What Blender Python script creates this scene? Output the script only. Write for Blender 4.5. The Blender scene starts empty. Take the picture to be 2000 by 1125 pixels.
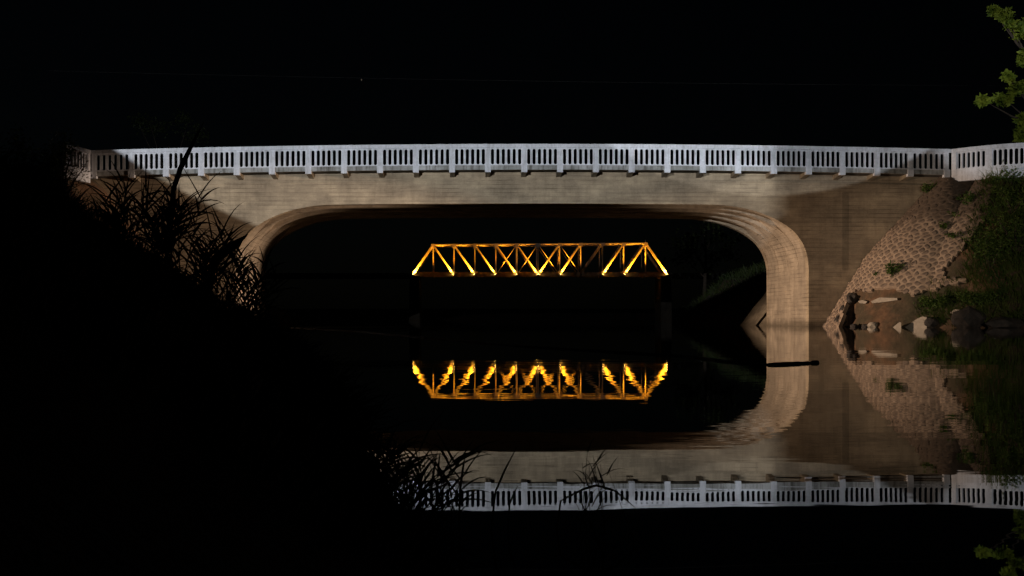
import bpy, bmesh, math, random
import numpy as np
from mathutils import Vector, Matrix, noise

random.seed(7)
scene = bpy.context.scene
R = math.radians

# ------------------------------------------------------------------ camera
F = 2240.0            # focal length in photo pixels (photo is 2000 x 1125)
VX, VY = 928.0, 622.0 # where the straight-ahead direction falls in the photo
CH = 0.348            # camera height above the water
cd = bpy.data.cameras.new('camera'); cam = bpy.data.objects.new('camera', cd)
scene.collection.objects.link(cam)
cam.location = (0, 0, CH); cam.rotation_euler = (R(90), 0, 0)
cd.sensor_width = 36; cd.lens = F / 2000 * 36
cd.shift_x = (1000 - VX) / 2000; cd.shift_y = (VY - 562.5) / 2000
cd.clip_start = 0.05; cd.clip_end = 4000
scene.camera = cam

# ------------------------------------------------------------------ world, moon
w = bpy.data.worlds.new('World'); scene.world = w; w.use_nodes = True
nt = w.node_tree; bg = nt.nodes['Background']
sky = nt.nodes.new('ShaderNodeTexSky'); sky.sky_type = 'NISHITA'; sky.sun_disc = False
sky.sun_elevation = R(28); sky.sun_rotation = R(150)
nt.links.new(sky.outputs[0], bg.inputs[0]); bg.inputs[1].default_value = 0.00014
sl = bpy.data.lights.new('moon', 'SUN'); so = bpy.data.objects.new('moon', sl); scene.collection.objects.link(so)
sl.energy = 0.0012; sl.angle = R(0.5); sl.color = (0.75, 0.85, 1.0)
so.rotation_euler = (R(62), 0, R(150))

scene.view_settings.view_transform = 'Standard'; scene.view_settings.look = 'None'
scene.view_settings.exposure = 0; scene.view_settings.gamma = 1
scene.cycles.use_denoising = True
scene.cycles.max_bounces = 5; scene.cycles.sample_clamp_indirect = 30.0
scene.cycles.caustics_reflective = False; scene.cycles.caustics_refractive = False

# ------------------------------------------------------------------ floodlights outside the frame, and one added fill
def spot(name, loc, target, power, col, size, blend, radius=0.12):
    l = bpy.data.lights.new(name, 'SPOT'); o = bpy.data.objects.new(name, l); scene.collection.objects.link(o)
    l.energy = power; l.color = col; l.spot_size = size; l.spot_blend = blend; l.shadow_soft_size = radius
    o.location = loc
    o.rotation_euler = (Vector(target) - Vector(loc)).to_track_quat('-Z', 'Y').to_euler()
    return o
def at(px, py, Y): return Vector(((px - VX) * Y / F, Y, CH + (VY - py) * Y / F))
COOL = (0.90, 0.95, 1.0); WARM = (1.0, 0.74, 0.55)
# cool white floodlight on a mast behind the camera; its round beam edge crosses both abutments
LC = Vector((-8.0, -2.5, 6.0))
rows = []
for px, py in ((218, 293), (490, 445), (1610, 388), (1722, 346)):
    d = (at(px, py, 49.2) - LC).normalized(); rows.append([d.x, d.y, d.z, -1.0])
vv = np.linalg.svd(np.array(rows))[2][-1]; k = np.linalg.norm(vv[:3]); ax = Vector(vv[:3] / k); cosv = vv[3] / k
if ax.y < 0: ax = -ax; cosv = -cosv
spot('floodlight_cool', LC, LC + ax, 56000, COOL, 2 * math.acos(cosv), 0.02, 0.012)
LW = Vector((-9.4, 45.4, 0.75))
spot('floodlight_warm_left', LW, LW + Vector((math.cos(R(12)), math.sin(R(12)), math.tan(R(-3.5)))), 23000, WARM, R(41), 0.65, 0.15)
spot('added_fill_spot', (8.5, -3.0, 3.2), at(1850, 500, 46), 10500, (1.0, .92, .80), R(14), 1.0, 0.3)  # added soft fill without a lamp of its own, lifts right wall and bank
LV = Vector((9.0, -3.0, 7.5))
spot('floodlight_parapet', LV, at(1985, 172, 46.5), 24000, COOL, R(9.0), 0.3, 0.06)
# second cool floodlight: the lower rim of its round beam crosses the wall above the right haunch
LD = Vector((5.0, -3.0, 7.0)); dc = (at(1500, -200, 49.2) - LD).normalized()
spot('floodlight_right_span', LD, LD + dc, 29000, COOL, 2*dc.angle((at(1722, 345, 49.2) - LD).normalized()), 0.03, 0.05)
spot('floodlight_warm_right', (23.2, 41.5, 2.6), at(430, 520, 50), 36000, WARM, R(17.5), 0.6, 0.15)

# ------------------------------------------------------------------ helpers
C = scene.collection
def link(o, parent=None):
    C.objects.link(o)
    if parent is not None: o.parent = parent
    return o
def mesh_from(name, verts, faces, mat, parent=None, smooth=False):
    me = bpy.data.meshes.new(name); me.from_pydata([tuple(v) for v in verts], [], faces); me.update()
    if smooth: me.polygons.foreach_set('use_smooth', [True] * len(me.polygons))
    if mat: me.materials.append(mat)
    return link(bpy.data.objects.new(name, me), parent)
def from_bm(name, bm, mat, parent=None, smooth=False):
    me = bpy.data.meshes.new(name); bmesh.ops.recalc_face_normals(bm, faces=bm.faces); bm.to_mesh(me); bm.free()
    if smooth: me.polygons.foreach_set('use_smooth', [True] * len(me.polygons))
    me.materials.append(mat)
    return link(bpy.data.objects.new(name, me), parent)
def empty(name, loc=(0, 0, 0)):
    o = bpy.data.objects.new(name, None); o.location = loc; o.empty_display_size = .3
    return link(o)
def tag(o, label=None, cat=None, group=None, kind=None):
    if label: o['label'] = label
    if cat: o['category'] = cat
    if group: o['group'] = group
    if kind: o['kind'] = kind
    return o
def add_box(bm, x0, x1, y0, y1, z0, z1):
    v = [bm.verts.new(p) for p in ((x0,y0,z0),(x1,y0,z0),(x1,y1,z0),(x0,y1,z0),(x0,y0,z1),(x1,y0,z1),(x1,y1,z1),(x0,y1,z1))]
    for f in ((0,1,2,3),(4,5,6,7),(0,1,5,4),(1,2,6,5),(2,3,7,6),(3,0,4,7)): bm.faces.new([v[i] for i in f])
    return v
def add_beam(bm, p0, p1, wd, ht, up=(0, 1, 0)):
    """box beam between two points; wd measured along `up` direction, ht across it"""
    p0 = Vector(p0); p1 = Vector(p1); d = (p1 - p0).normalized(); u = Vector(up); u = (u - d * u.dot(d)).normalized(); s = d.cross(u)
    v = []
    for p in (p0, p1):
        for a, b in ((-1,-1),(1,-1),(1,1),(-1,1)): v.append(bm.verts.new(p + u * (a*wd/2) + s * (b*ht/2)))
    for f in ((0,1,2,3),(4,5,6,7),(0,1,5,4),(1,2,6,5),(2,3,7,6),(3,0,4,7)): bm.faces.new([v[i] for i in f])
def tube_data(pts, radii, n=6):
    V = []; Fc = []
    for i, p in enumerate(pts):
        p = Vector(p); a = Vector(pts[max(i-1, 0)]); b = Vector(pts[min(i+1, len(pts)-1)]); d = (b - a).normalized()
        u = d.orthogonal().normalized(); s = d.cross(u)
        for k in range(n):
            t = 2*math.pi*k/n; V.append(p + (u*math.cos(t) + s*math.sin(t)) * radii[i])
    for i in range(len(pts)-1):
        for k in range(n):
            Fc.append((i*n+k, i*n+(k+1) % n, (i+1)*n+(k+1) % n, (i+1)*n+k))
    Fc.append(tuple(range(n))[::-1]); Fc.append(tuple((len(pts)-1)*n+k for k in range(n)))
    return V, Fc
def in_poly(x, y, P):
    c = False; j = len(P)-1
    for i in range(len(P)):
        xi, yi = P[i]; xj, yj = P[j]
        if (yi > y) != (yj > y) and x < (xj-xi)*(y-yi)/(yj-yi)+xi: c = not c
        j = i
    return c
def interp(t, pts):
    if t <= pts[0][0]: return pts[0][1]
    for (a, va), (b, vb) in zip(pts, pts[1:]):
        if t <= b: return va + (vb-va)*(t-a)/(b-a)
    return pts[-1][1]
def smooth01(t):
    t = max(0., min(1., t)); return t*t*(3-2*t)
def nz(x, y, z=0.0): return noise.noise(Vector((x, y, z)))

# ------------------------------------------------------------------ materials
def new_mat(name):
    m = bpy.data.materials.new(name); m.use_nodes = True
    return m, m.node_tree.nodes, m.node_tree.links, m.node_tree.nodes['Principled BSDF']
def N(nodes, kind, **kw):
    n = nodes.new(kind)
    for k_, v in kw.items(): setattr(n, k_, v)
    return n
def ramp(nodes, links, src, stops):
    r = nodes.new('ShaderNodeValToRGB'); e = r.color_ramp.elements
    e[0].position, e[0].color = stops[0][0], (*stops[0][1], 1); e[1].position, e[1].color = stops[-1][0], (*stops[-1][1], 1)
    for p, c in stops[1:-1]:
        x = e.new(p); x.color = (*c, 1)
    links.new(src, r.inputs[0]); return r
def mixc(nodes, links, fac, a, b, mode='MIX'):
    m = nodes.new('ShaderNodeMix'); m.data_type = 'RGBA'; m.blend_type = mode
    if isinstance(fac, (int, float)): m.inputs[0].default_value = fac
    else: links.new(fac, m.inputs[0])
    for s, i in ((a, 6), (b, 7)):
        if isinstance(s, tuple): m.inputs[i].default_value = (*s, 1)
        else: links.new(s, m.inputs[i])
    return m.outputs[2]
def coords(nodes, links, scale=(1, 1, 1), kind='Object'):
    tc = nodes.new('ShaderNodeTexCoord'); mp = nodes.new('ShaderNodeMapping'); mp.inputs['Scale'].default_value = scale
    links.new(tc.outputs[kind], mp.inputs[0]); return mp.outputs[0]
def noise_tex(nodes, links, vec, scale, detail=4, rough=.55):
    n = nodes.new('ShaderNodeTexNoise'); n.inputs['Scale'].default_value = scale
    n.inputs['Detail'].default_value = detail; n.inputs['Roughness'].default_value = rough
    links.new(vec, n.inputs['Vector']); return n.outputs[0]

def concrete(name, base, dark, board=True, grime=0.5, streak=(2.6, .5)):
    m, n, l, p = new_mat(name)
    obj = coords(n, l)
    lo = noise_tex(n, l, coords(n, l, (.55, .55, .95)), 1.2, 7, .66)
    col = ramp(n, l, lo, [(.33, dark), (.5, tuple((a+b)/2 for a, b in zip(base, dark))), (.62, base), (.8, tuple(min(1, c*1.13) for c in base))]).outputs[0]
    # vertical run marks
    st = noise_tex(n, l, coords(n, l, (streak[0], streak[0], streak[1])), 1.0, 6, .72)
    col = mixc(n, l, grime, col, ramp(n, l, st, [(.36, (.35, .33, .30)), (.52, (1, 1, 1))]).outputs[0], 'MULTIPLY')
    h = None
    if board:
        br = noise_tex(n, l, coords(n, l, (.30, .30, 6.5)), 1.0, 4, .72)
        col = mixc(n, l, .5, col, ramp(n, l, br, [(.33, (.55, .53, .50)), (.5, (.96, .96, .95)), (.7, (1.08, 1.06, 1.02))]).outputs[0], 'MULTIPLY')
        wv = n.new('ShaderNodeTexWave'); wv.wave_type = 'BANDS'; wv.bands_direction = 'Z'; wv.inputs['Scale'].default_value = 1.75
        wv.inputs['Distortion'].default_value = .5; wv.inputs['Detail'].default_value = 2; wv.inputs['Detail Scale'].default_value = .6
        l.new(obj, wv.inputs[0])
        gr = ramp(n, l, wv.outputs[1], [(.0, (.42, .40, .38)), (.10, (1, 1, 1))])
        brk = noise_tex(n, l, coords(n, l, (.5, .5, .9)), 1.1, 3, .6)
        col = mixc(n, l, ramp(n, l, brk, [(.44, (0, 0, 0)), (.64, (.9, .9, .9))]).outputs[0], col, mixc(n, l, 1.0, col, gr.outputs[0], 'MULTIPLY'))
        h = gr.outputs[0]
    # wet, silty band just above the water
    ge = n.new('ShaderNodeNewGeometry'); sx = n.new('ShaderNodeSeparateXYZ'); l.new(ge.outputs['Position'], sx.inputs[0])
    wn = noise_tex(n, l, coords(n, l, (1.4, 1.4, .6)), 1.0, 4, .6)
    wa = n.new('ShaderNodeMath'); wa.operation = 'MULTIPLY_ADD'; l.new(wn, wa.inputs[0]); wa.inputs[1].default_value = -.55; l.new(sx.outputs[2], wa.inputs[2])
    wr = n.new('ShaderNodeMapRange'); wr.inputs[1].default_value = -.22; wr.inputs[2].default_value = .10; wr.inputs[3].default_value = .72; wr.inputs[4].default_value = 0; l.new(wa.outputs[0], wr.inputs[0])
    col = mixc(n, l, wr.outputs[0], col, (.075, .055, .032))
    fine = noise_tex(n, l, obj, 14, 5, .7)
    col = mixc(n, l, .35, col, ramp(n, l, fine, [(.3, (.6, .58, .56)), (.6, (1.05, 1.05, 1.05))]).outputs[0], 'MULTIPLY')
    l.new(col, p.inputs['Base Color']); p.inputs['Roughness'].default_value = .9
    b = n.new('ShaderNodeBump'); b.inputs['Strength'].default_value = .35; b.inputs['Distance'].default_value = .02
    l.new(fine, b.inputs['Height'])
    if h is not None:
        b2 = n.new('ShaderNodeBump'); b2.inputs['Strength'].default_value = .5; b2.inputs['Distance'].default_value = .015
        l.new(h, b2.inputs['Height']); l.new(b.outputs[0], b2.inputs['Normal']); l.new(b2.outputs[0], p.inputs['Normal'])
    else: l.new(b.outputs[0], p.inputs['Normal'])
    return m
def simple(name, c1, c2, scale=3, rough=.85, bump=.3, bdist=.02, metallic=0, spec=.5, detail=5):
    m, n, l, p = new_mat(name)
    t = noise_tex(n, l, coords(n, l), scale, detail, .62)
    l.new(ramp(n, l, t, [(.35, c1), (.65, c2)]).outputs[0], p.inputs['Base Color'])
    p.inputs['Roughness'].default_value = rough; p.inputs['Metallic'].default_value = metallic
    p.inputs['Specular IOR Level'].default_value = spec
    b = n.new('ShaderNodeBump'); b.inputs['Strength'].default_value = bump; b.inputs['Distance'].default_value = bdist
    l.new(t, b.inputs['Height']); l.new(b.outputs[0], p.inputs['Normal'])
    return m
M = {}
M['concrete'] = concrete('board_marked_concrete', (.49, .385, .26), (.25, .195, .135), True, .28)
M['joint'] = concrete('edge_shadow_concrete', (.36, .285, .19), (.19, .15, .105), True, .22)  # darker concrete: shadow of a raised edge put into the colour
M['soffit'] = concrete('soffit_concrete', (.46, .37, .27), (.28, .225, .165), True, .4)
M['paint'] = concrete('white_painted_concrete', (.80, .81, .87), (.60, .61, .65), False, .38, (5, .6))
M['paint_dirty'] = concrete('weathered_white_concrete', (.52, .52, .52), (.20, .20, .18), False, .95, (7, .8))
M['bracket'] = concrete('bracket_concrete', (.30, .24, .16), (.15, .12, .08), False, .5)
M['stain_shade'] = concrete('stained_shade_concrete', (.075, .06, .045), (.03, .026, .02), False, .5)  # underside staining, with the shade under the slab put into the colour too
M['mortar'] = simple('pitching_mortar', (.27, .19, .13), (.46, .335, .235), 5, .95, .5, .03)
M['stone'] = simple('pitching_stone', (.09, .066, .05), (.25, .18, .13), 3, .9, .6, .03)
M['slab'] = simple('broken_concrete', (.30, .25, .19), (.44, .37, .29), 6, .9, .5, .02)
M['apron'] = concrete('stained_apron_concrete', (.36, .29, .20), (.15, .12, .085), False, .6)
M['rock'] = simple('wet_dark_rock', (.022, .018, .015), (.065, .05, .04), 5, .8, .8, .05)
M['bark'] = simple('bark', (.035, .025, .018), (.09, .065, .045), 9, .95, .8, .02)
M['deadwood'] = simple('wet_dead_wood', (.012, .009, .007), (.035, .026, .02), 14, .7, .7, .01)
M['steel'] = simple('rusty_painted_steel', (.22, .15, .10), (.40, .30, .22), 1.3, .75, .2, .02)
M['iron'] = simple('lamp_housing_metal', (.03, .03, .03), (.07, .06, .05), 8, .5, .1, .01, .6)
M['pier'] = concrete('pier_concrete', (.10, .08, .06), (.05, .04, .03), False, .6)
M['asphalt'] = simple('asphalt', (.035, .035, .037), (.065, .065, .065), 30, .92, .5, .01)
M['wire'] = simple('wire_metal', (.05, .045, .04), (.10, .09, .08), 6, .6, .1, .01, .4)

def foliage(name, c1, c2, scale=1.6, trans=.25):
    m, n, l, p = new_mat(name)
    t = noise_tex(n, l, coords(n, l), scale, 3, .6)
    col = ramp(n, l, t, [(.35, c1), (.65, c2)]).outputs[0]
    l.new(col, p.inputs['Base Color']); p.inputs['Roughness'].default_value = .6; p.inputs['Specular IOR Level'].default_value = .25
    tr = n.new('ShaderNodeBsdfTranslucent'); l.new(col, tr.inputs[0])
    ad = n.new('ShaderNodeMixShader'); ad.inputs[0].default_value = trans
    l.new(p.outputs[0], ad.inputs[1]); l.new(tr.outputs[0], ad.inputs[2])
    l.new(ad.outputs[0], n['Material Output'].inputs[0])
    return m
M['leaf'] = foliage('tree_leaf', (.11, .17, .02), (.28, .32, .035), 2.2)
M['shrub'] = foliage('shrub_leaf', (.045, .09, .014), (.12, .17, .03), 2.5)
M['darkleaf'] = foliage('dark_tree_leaf', (.018, .032, .008), (.04, .05, .014), 1.5)
M['fargrass'] = foliage('far_grass', (.018, .036, .006), (.045, .055, .012), .7)
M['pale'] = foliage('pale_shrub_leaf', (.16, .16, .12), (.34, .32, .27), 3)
M['grass'] = foliage('bank_grass', (.035, .075, .010), (.11, .135, .025), .7)
M['reed'] = foliage('reed_leaf', (.02, .028, .010), (.05, .05, .02), 2)
M['drygrass'] = foliage('dry_grass', (.05, .042, .02), (.10, .08, .04), 2)

def darken_upper(m, z0):  # turns the colour darker and browner above a noisy height
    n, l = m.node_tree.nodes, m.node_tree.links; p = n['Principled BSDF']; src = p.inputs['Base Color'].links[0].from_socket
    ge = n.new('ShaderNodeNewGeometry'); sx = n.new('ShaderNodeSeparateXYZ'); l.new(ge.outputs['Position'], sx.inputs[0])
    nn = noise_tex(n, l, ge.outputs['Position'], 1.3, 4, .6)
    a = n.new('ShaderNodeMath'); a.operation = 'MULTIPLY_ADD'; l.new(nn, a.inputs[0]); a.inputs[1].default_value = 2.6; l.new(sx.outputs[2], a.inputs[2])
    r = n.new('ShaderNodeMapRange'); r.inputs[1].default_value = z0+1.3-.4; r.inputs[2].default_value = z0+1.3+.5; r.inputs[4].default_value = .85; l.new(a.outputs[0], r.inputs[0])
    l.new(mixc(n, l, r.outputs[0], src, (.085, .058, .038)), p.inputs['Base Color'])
darken_upper(M['mortar'], 4.3); darken_upper(M['stone'], 4.3)

# ground: earth with darker humus and reddish clay patches
m, n, l, p = new_mat('bank_earth'); M['earth'] = m
g = coords(n, l)
t1 = noise_tex(n, l, g, .55, 5, .6); t2 = noise_tex(n, l, g, 5, 6, .65)
c = ramp(n, l, t1, [(.30, (.05, .045, .02)), (.46, (.09, .062, .034)), (.62, (.19, .098, .05)), (.8, (.15, .10, .06))]).outputs[0]
c = mixc(n, l, .7, c, ramp(n, l, t2, [(.3, (.45, .42, .4)), (.62, (1.1, 1.08, 1.05))]).outputs[0], 'MULTIPLY')
l.new(c, p.inputs['Base Color']); p.inputs['Roughness'].default_value = .95
b = n.new('ShaderNodeBump'); b.inputs['Strength'].default_value = .7; b.inputs['Distance'].default_value = .08
l.new(t2, b.inputs['Height']); l.new(b.outputs[0], p.inputs['Normal'])

# water: dark river, nearly still, long low ripples
m, n, l, p = new_mat('river_water'); M['water'] = m
p.inputs['Base Color'].default_value = (.006, .006, .004, 1); p.inputs['IOR'].default_value = 1.333
p.inputs['Roughness'].default_value = .010; p.inputs['Specular IOR Level'].default_value = .40
h1 = noise_tex(n, l, coords(n, l, (.55, 1.3, 1)), 1.0, 2, .45)
h2 = noise_tex(n, l, coords(n, l, (3.0, 7.5, 1)), 1.0, 2, .5)
h3 = noise_tex(n, l, coords(n, l, (.12, .2, 1)), 1.0, 2, .5)
gate = ramp(n, l, h3, [(.42, (.25, .25, .25)), (.62, (1, 1, 1))]).outputs[0]
mul = n.new('ShaderNodeMath'); mul.operation = 'MULTIPLY'; l.new(h2, mul.inputs[0]); l.new(gate, mul.inputs[1])
b1 = n.new('ShaderNodeBump'); b1.inputs['Strength'].default_value = 1; b1.inputs['Distance'].default_value = .0015; l.new(h1, b1.inputs['Height'])
b2 = n.new('ShaderNodeBump'); b2.inputs['Strength'].default_value = 1; b2.inputs['Distance'].default_value = .00048; l.new(mul.outputs[0], b2.inputs['Height'])
l.new(b1.outputs[0], b2.inputs['Normal']); l.new(b2.outputs[0], p.inputs['Normal'])

# ------------------------------------------------------------------ ground and water
YW, YB = 49.2, 56.3             # near and far face of the bridge
YR = 48.2                       # railing plane
KW = YW / F; KR = YR / F
XR_END, XL_END = 20.0, -16.15   # ends of the straight railing
XL = [(-20, .6), (0, .05), (1.5, -.03), (2.0, -.12), (3.1, -.30), (6.6, -.98), (13.4, -2.35), (20, -3.9), (30, -6.3), (40, -8.6), (48.7, -10.6), (57, -10.6), (70, -11), (100, -15), (200, -30), (330, -60), (1500, -300)]
XRR = [(-20, 34), (0, 32), (30, 26), (38, 22.0), (42, 19.9), (44, 18.2), (46, 16.7), (48.7, 15.2), (53, 15.0), (57, 15.4), (60, 15.0), (64, 13.2), (75, 13.3), (100, 18.5), (200, 38), (330, 60), (1500, 300)]
EROD = [(1632, 645), (1640, 612), (1652, 592), (1668, 571), (1700, 572), (1720, 566), (1760, 571), (1782, 580), (1805, 571), (1885, 553), (1900, 560), (1900, 645)]
def seg_d(px, py, ax_, ay_, bx_, by_):
    t = max(0, min(1, ((px-ax_)*(bx_-ax_)+(py-ay_)*(by_-ay_))/((bx_-ax_)**2+(by_-ay_)**2)))
    return math.hypot(px-ax_-t*(bx_-ax_), py-ay_-t*(by_-ay_))
def rect_dist(x, y, x0, x1, y0, y1):
    dx = max(x0-x, 0, x-x1); dy = max(y0-y, 0, y-y1); return math.hypot(dx, dy)
def cone_drop(d): return 1.08*min(d, 3.2) + 1.65*max(0, d-3.2)
def raw_ground(x, y):
    dl = interp(y, XL) - x; dr = x - interp(y, XRR)
    if dl > 0: zb = .70*min(dl, 1.6) + .30*max(0, min(dl-1.6, 11)) + .08*max(0, dl-12.6)
    elif dr > 0: zb = (.62 if y < 57 else .95)*min(dr, 3.0) + .30*max(0, min(dr-3.0, 9)) + .06*max(0, dr-12)
    else: zb = -.6*min(1.5, min(-dl, -dr))
    if y > 280: zb = max(zb, min(3, (y-280)*.1))
    zt = 6.42 - cone_drop(min(rect_dist(x, y, XR_END, 900, 48.45, 57.3), rect_dist(x, y, 21.3, 900, 47.15, 50) + .02))
    zt2 = 6.42 - 1.27*rect_dist(x, y, -900, XL_END-.2, 48.4, 57.3)
    zt3 = 6.42 - 1.27*rect_dist(x, y, -900, XL_END-.9, 45.6, 50)
    return max(zb, zt, zt2, zt3)
def project(x, y, z): return VX + F*x/y, VY - F*(z-CH)/y
def ground(x, y, erode=True):
    z = raw_ground(x, y)
    if erode and 13 < x < 24 and 40 < y < 49.3:
        px, py = project(x, y, z)
        if in_poly(px, py, EROD):
            de = min(seg_d(px, py, *a_, *b_) for a_, b_ in (((1634, 645), (1652, 592)), ((1652, 592), (1668, 571))))
            z -= .30 + .12*nz(x*2.3, y*2.3, 3) + .75*math.exp(-(de/20)**2)
    if z > .02:
        z += min(1, z) * (.10*nz(x*.9, y*.9) + .05*nz(x*2.7, y*2.7, 5)) * (0.15 if (abs(y-53) < 6 and z > 6.2) else 1)
    return z
def steps(*seg):
    out = []
    for a, b_, s in seg:
        nn = max(1, round((b_-a)/s)); out += [a + (b_-a)*i/nn for i in range(nn)]
    return out + [seg[-1][1]]
xs = steps((-600, -60, 60), (-60, -30, 5), (-30, -8, .5), (-8, 1.5, .15), (1.5, 14, 1), (14, 24, .16), (24, 50, 1), (50, 80, 5), (80, 600, 60))
ys = steps((-20, 0, 2), (0, 8, .15), (8, 20, .4), (20, 40, 1), (40, 50, .16), (50, 60, .4), (60, 120, 2.5), (120, 320, 10), (320, 1500, 120))
GV = [(x, y, ground(x, y)) for y in ys for x in xs]; nx = len(xs)
GF = [(j*nx+i, j*nx+i+1, (j+1)*nx+i+1, (j+1)*nx+i) for j in range(len(ys)-1) for i in range(nx-1)]
tag(mesh_from('ground', GV, GF, M['earth'], None, True), 'dark earth river banks and bridge embankments', kind='structure')
tag(mesh_from('river_water', [(-90, -18, 0), (90, -18, 0), (90, 400, 0), (-90, 400, 0)], [(0, 1, 2, 3)], M['water']), 'still black river water mirroring both bridges', kind='structure')
def cast(px, py, y0=1.2, y1=70):
    """first hit of the photo ray on the ground"""
    y = y0; st = .05 if y0 < 20 else .1
    while y < y1:
        v = at(px, py, y)
        if v.z < raw_ground(v.x, y) and v.z > -.05: return Vector((v.x, y, ground(v.x, y)))
        y += st * (1 + y*.02)
    return None

# ------------------------------------------------------------------ the concrete road bridge
bridge = tag(empty('road_bridge', (2, 52.7, 0)), 'long concrete road bridge with white slotted parapet and rounded portal opening', 'bridge')
B0 = Vector((2, 52.7, 0))
def bm_part(name, bm, mat, parent=bridge, base=B0, smooth=False):
    for v in bm.verts: v.co -= base
    return from_bm(name, bm, mat, parent, smooth)
def camber(x):
    px = VX + x/KR
    return -.27*((px-1060)/880)**2
XC = (1019.5-VX)*KW
prof = [(0, 397.5), (140, 397.8), (280, 398.6), (386, 400.5), (433.5, 407), (466.5, 416), (499, 430), (528.5, 450), (546.5, 472), (555.5, 494), (559.5, 516), (560, 545), (560, 600), (560, 680)]
def catmull(P, per=4):
    out = []
    for i in range(len(P)-1):
        p0, p1, p2, p3 = P[max(i-1, 0)], P[i], P[i+1], P[min(i+2, len(P)-1)]
        for k in range(per):
            t = k/per
            out.append(tuple(.5*((2*p1[j]) + (-p0[j]+p2[j])*t + (2*p0[j]-5*p1[j]+4*p2[j]-p3[j])*t*t + (-p0[j]+3*p1[j]-3*p2[j]+p3[j])*t**3) for j in (0, 1)))
    return out + [P[-1]]
half = [(min(a, 560), b_) for a, b_ in catmull(prof)]
arch = [(XC + a*KW, CH + (VY-b_)*KW) for a, b_ in half]
full = [(2*XC - x, z) for x, z in reversed(arch)] + arch[1:]       # left water -> crown -> right water
WX0, WX1 = XL_END-.35, XR_END+.25
def wall(name, y0, y1, mat):
    bm = bmesh.new()
    top = [(WX1 + (WX0-WX1)*i/40) for i in range(41)]
    out = [(WX0, -1.3)] + [(x, z) for x, z in full] + [(WX1, -1.3)] + [(x, 6.66+camber(x)) for x in top]
    f = bm.faces.new([bm.verts.new((x, y0, z)) for x, z in out])
    r = bmesh.ops.extrude_face_region(bm, geom=[f])
    for v in r['geom']:
        if isinstance(v, bmesh.types.BMVert): v.co.y = y1
    bmesh.ops.triangulate(bm, faces=[f_ for f_ in bm.faces if len(f_.verts) > 4])
    return bm_part(name, bm, mat)
fw = wall('spandrel_wall', YW, YW+.42, M['concrete'])
bw = wall('spandrel_wall', YB-.42, YB, M['concrete'])
# ribs under the deck: longitudinal girders that die into the haunches
nrm = []
for i in range(len(full)):
    a = full[max(i-1, 0)]; b_ = full[min(i+1, len(full)-1)]; d = Vector((b_[0]-a[0], b_[1]-a[1])).normalized()
    nrm.append((-d.y, d.x))                                         # outwards (up at the crown)
def depth(i):
    x, z = full[i]
    if z < 2.6: return 0.0
    return .95*smooth01((z-2.7)/1.9)*smooth01((11.9-abs(x-XC))/3.4) + .02
def strip(name, y0, y1, off, mat, back=None):
    bm = bmesh.new(); prev = None
    for i, (x, z) in enumerate(full):
        o_ = off(i); a, c_ = nrm[i]; q = (x+a*o_, z+c_*o_)
        cur = [bm.verts.new((q[0], y0, q[1])), bm.verts.new((q[0], y1, q[1]))]
        if back is not None:
            o2 = back(i); q2 = (x+a*o2, z+c_*o2)
            cur += [bm.verts.new((q2[0], y1, q2[1])), bm.verts.new((q2[0], y0, q2[1]))]
        if prev:
            k_ = len(cur)
            for e in range(k_ if back is not None else 1):
                bm.faces.new((prev[e], prev[(e+1) % k_], cur[(e+1) % k_], cur[e]))
        prev = cur
    return bm_part(name, bm, mat, smooth=False)
strip('vault_soffit', YW+.40, YB-.40, depth, M['soffit'], lambda i: depth(i)+.25)
for yg in (50.75, 52.42, 54.1):
    strip('girder', yg, yg+.40, lambda i: .004, M['soffit'], lambda i: depth(i)+.05)
# deck slab carried on brackets
def long_box(name, x0, x1, y0, y1, z0, z1, mat, seg=36):
    bm = bmesh.new(); rings = []
    for i in range(seg+1):
        x = x0+(x1-x0)*i/seg; c_ = camber(x)
        rings.append([bm.verts.new((x, y, z+c_)) for y, z in ((y0, z0), (y1, z0), (y1, z1), (y0, z1))])
    for a, b2_ in zip(rings, rings[1:]):
        for e in range(4): bm.faces.new((a[e], a[(e+1) % 4], b2_[(e+1) % 4], b2_[e]))
    bm.faces.new(rings[0]); bm.faces.new(rings[-1])
    return bm_part(name, bm, mat)
zr = lambda py: CH + (VY-py)*KR
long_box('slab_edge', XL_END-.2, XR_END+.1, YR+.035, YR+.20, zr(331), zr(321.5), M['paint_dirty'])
long_box('deck_slab', XL_END-.2, XR_END+.1, YR+.201, YB+1.0, zr(330.4), zr(321.5), M['stain_shade'])
long_box('road_surface', XL_END-.2, XR_END+.1, YR+1.3, YB+.2, zr(321.5)+.004, zr(321.5)+.05, M['asphalt'])
posts_px = [182, 256, 324, 392.5, 462, 531, 602, 672, 742, 812, 883, 953, 1024, 1094, 1164, 1234, 1304, 1373, 1442, 1512, 1580, 1646, 1714, 1779, 1850]
PX = [(p_-VX)*KR for p_ in posts_px]
PW = .165                                                            # post width
ZP0, ZP1 = zr(321.5)+.002, zr(287.5)                                # panel bottom and top
ZS0, ZS1 = zr(320.4), zr(290.2)                                       # slot bottom and top
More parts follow.
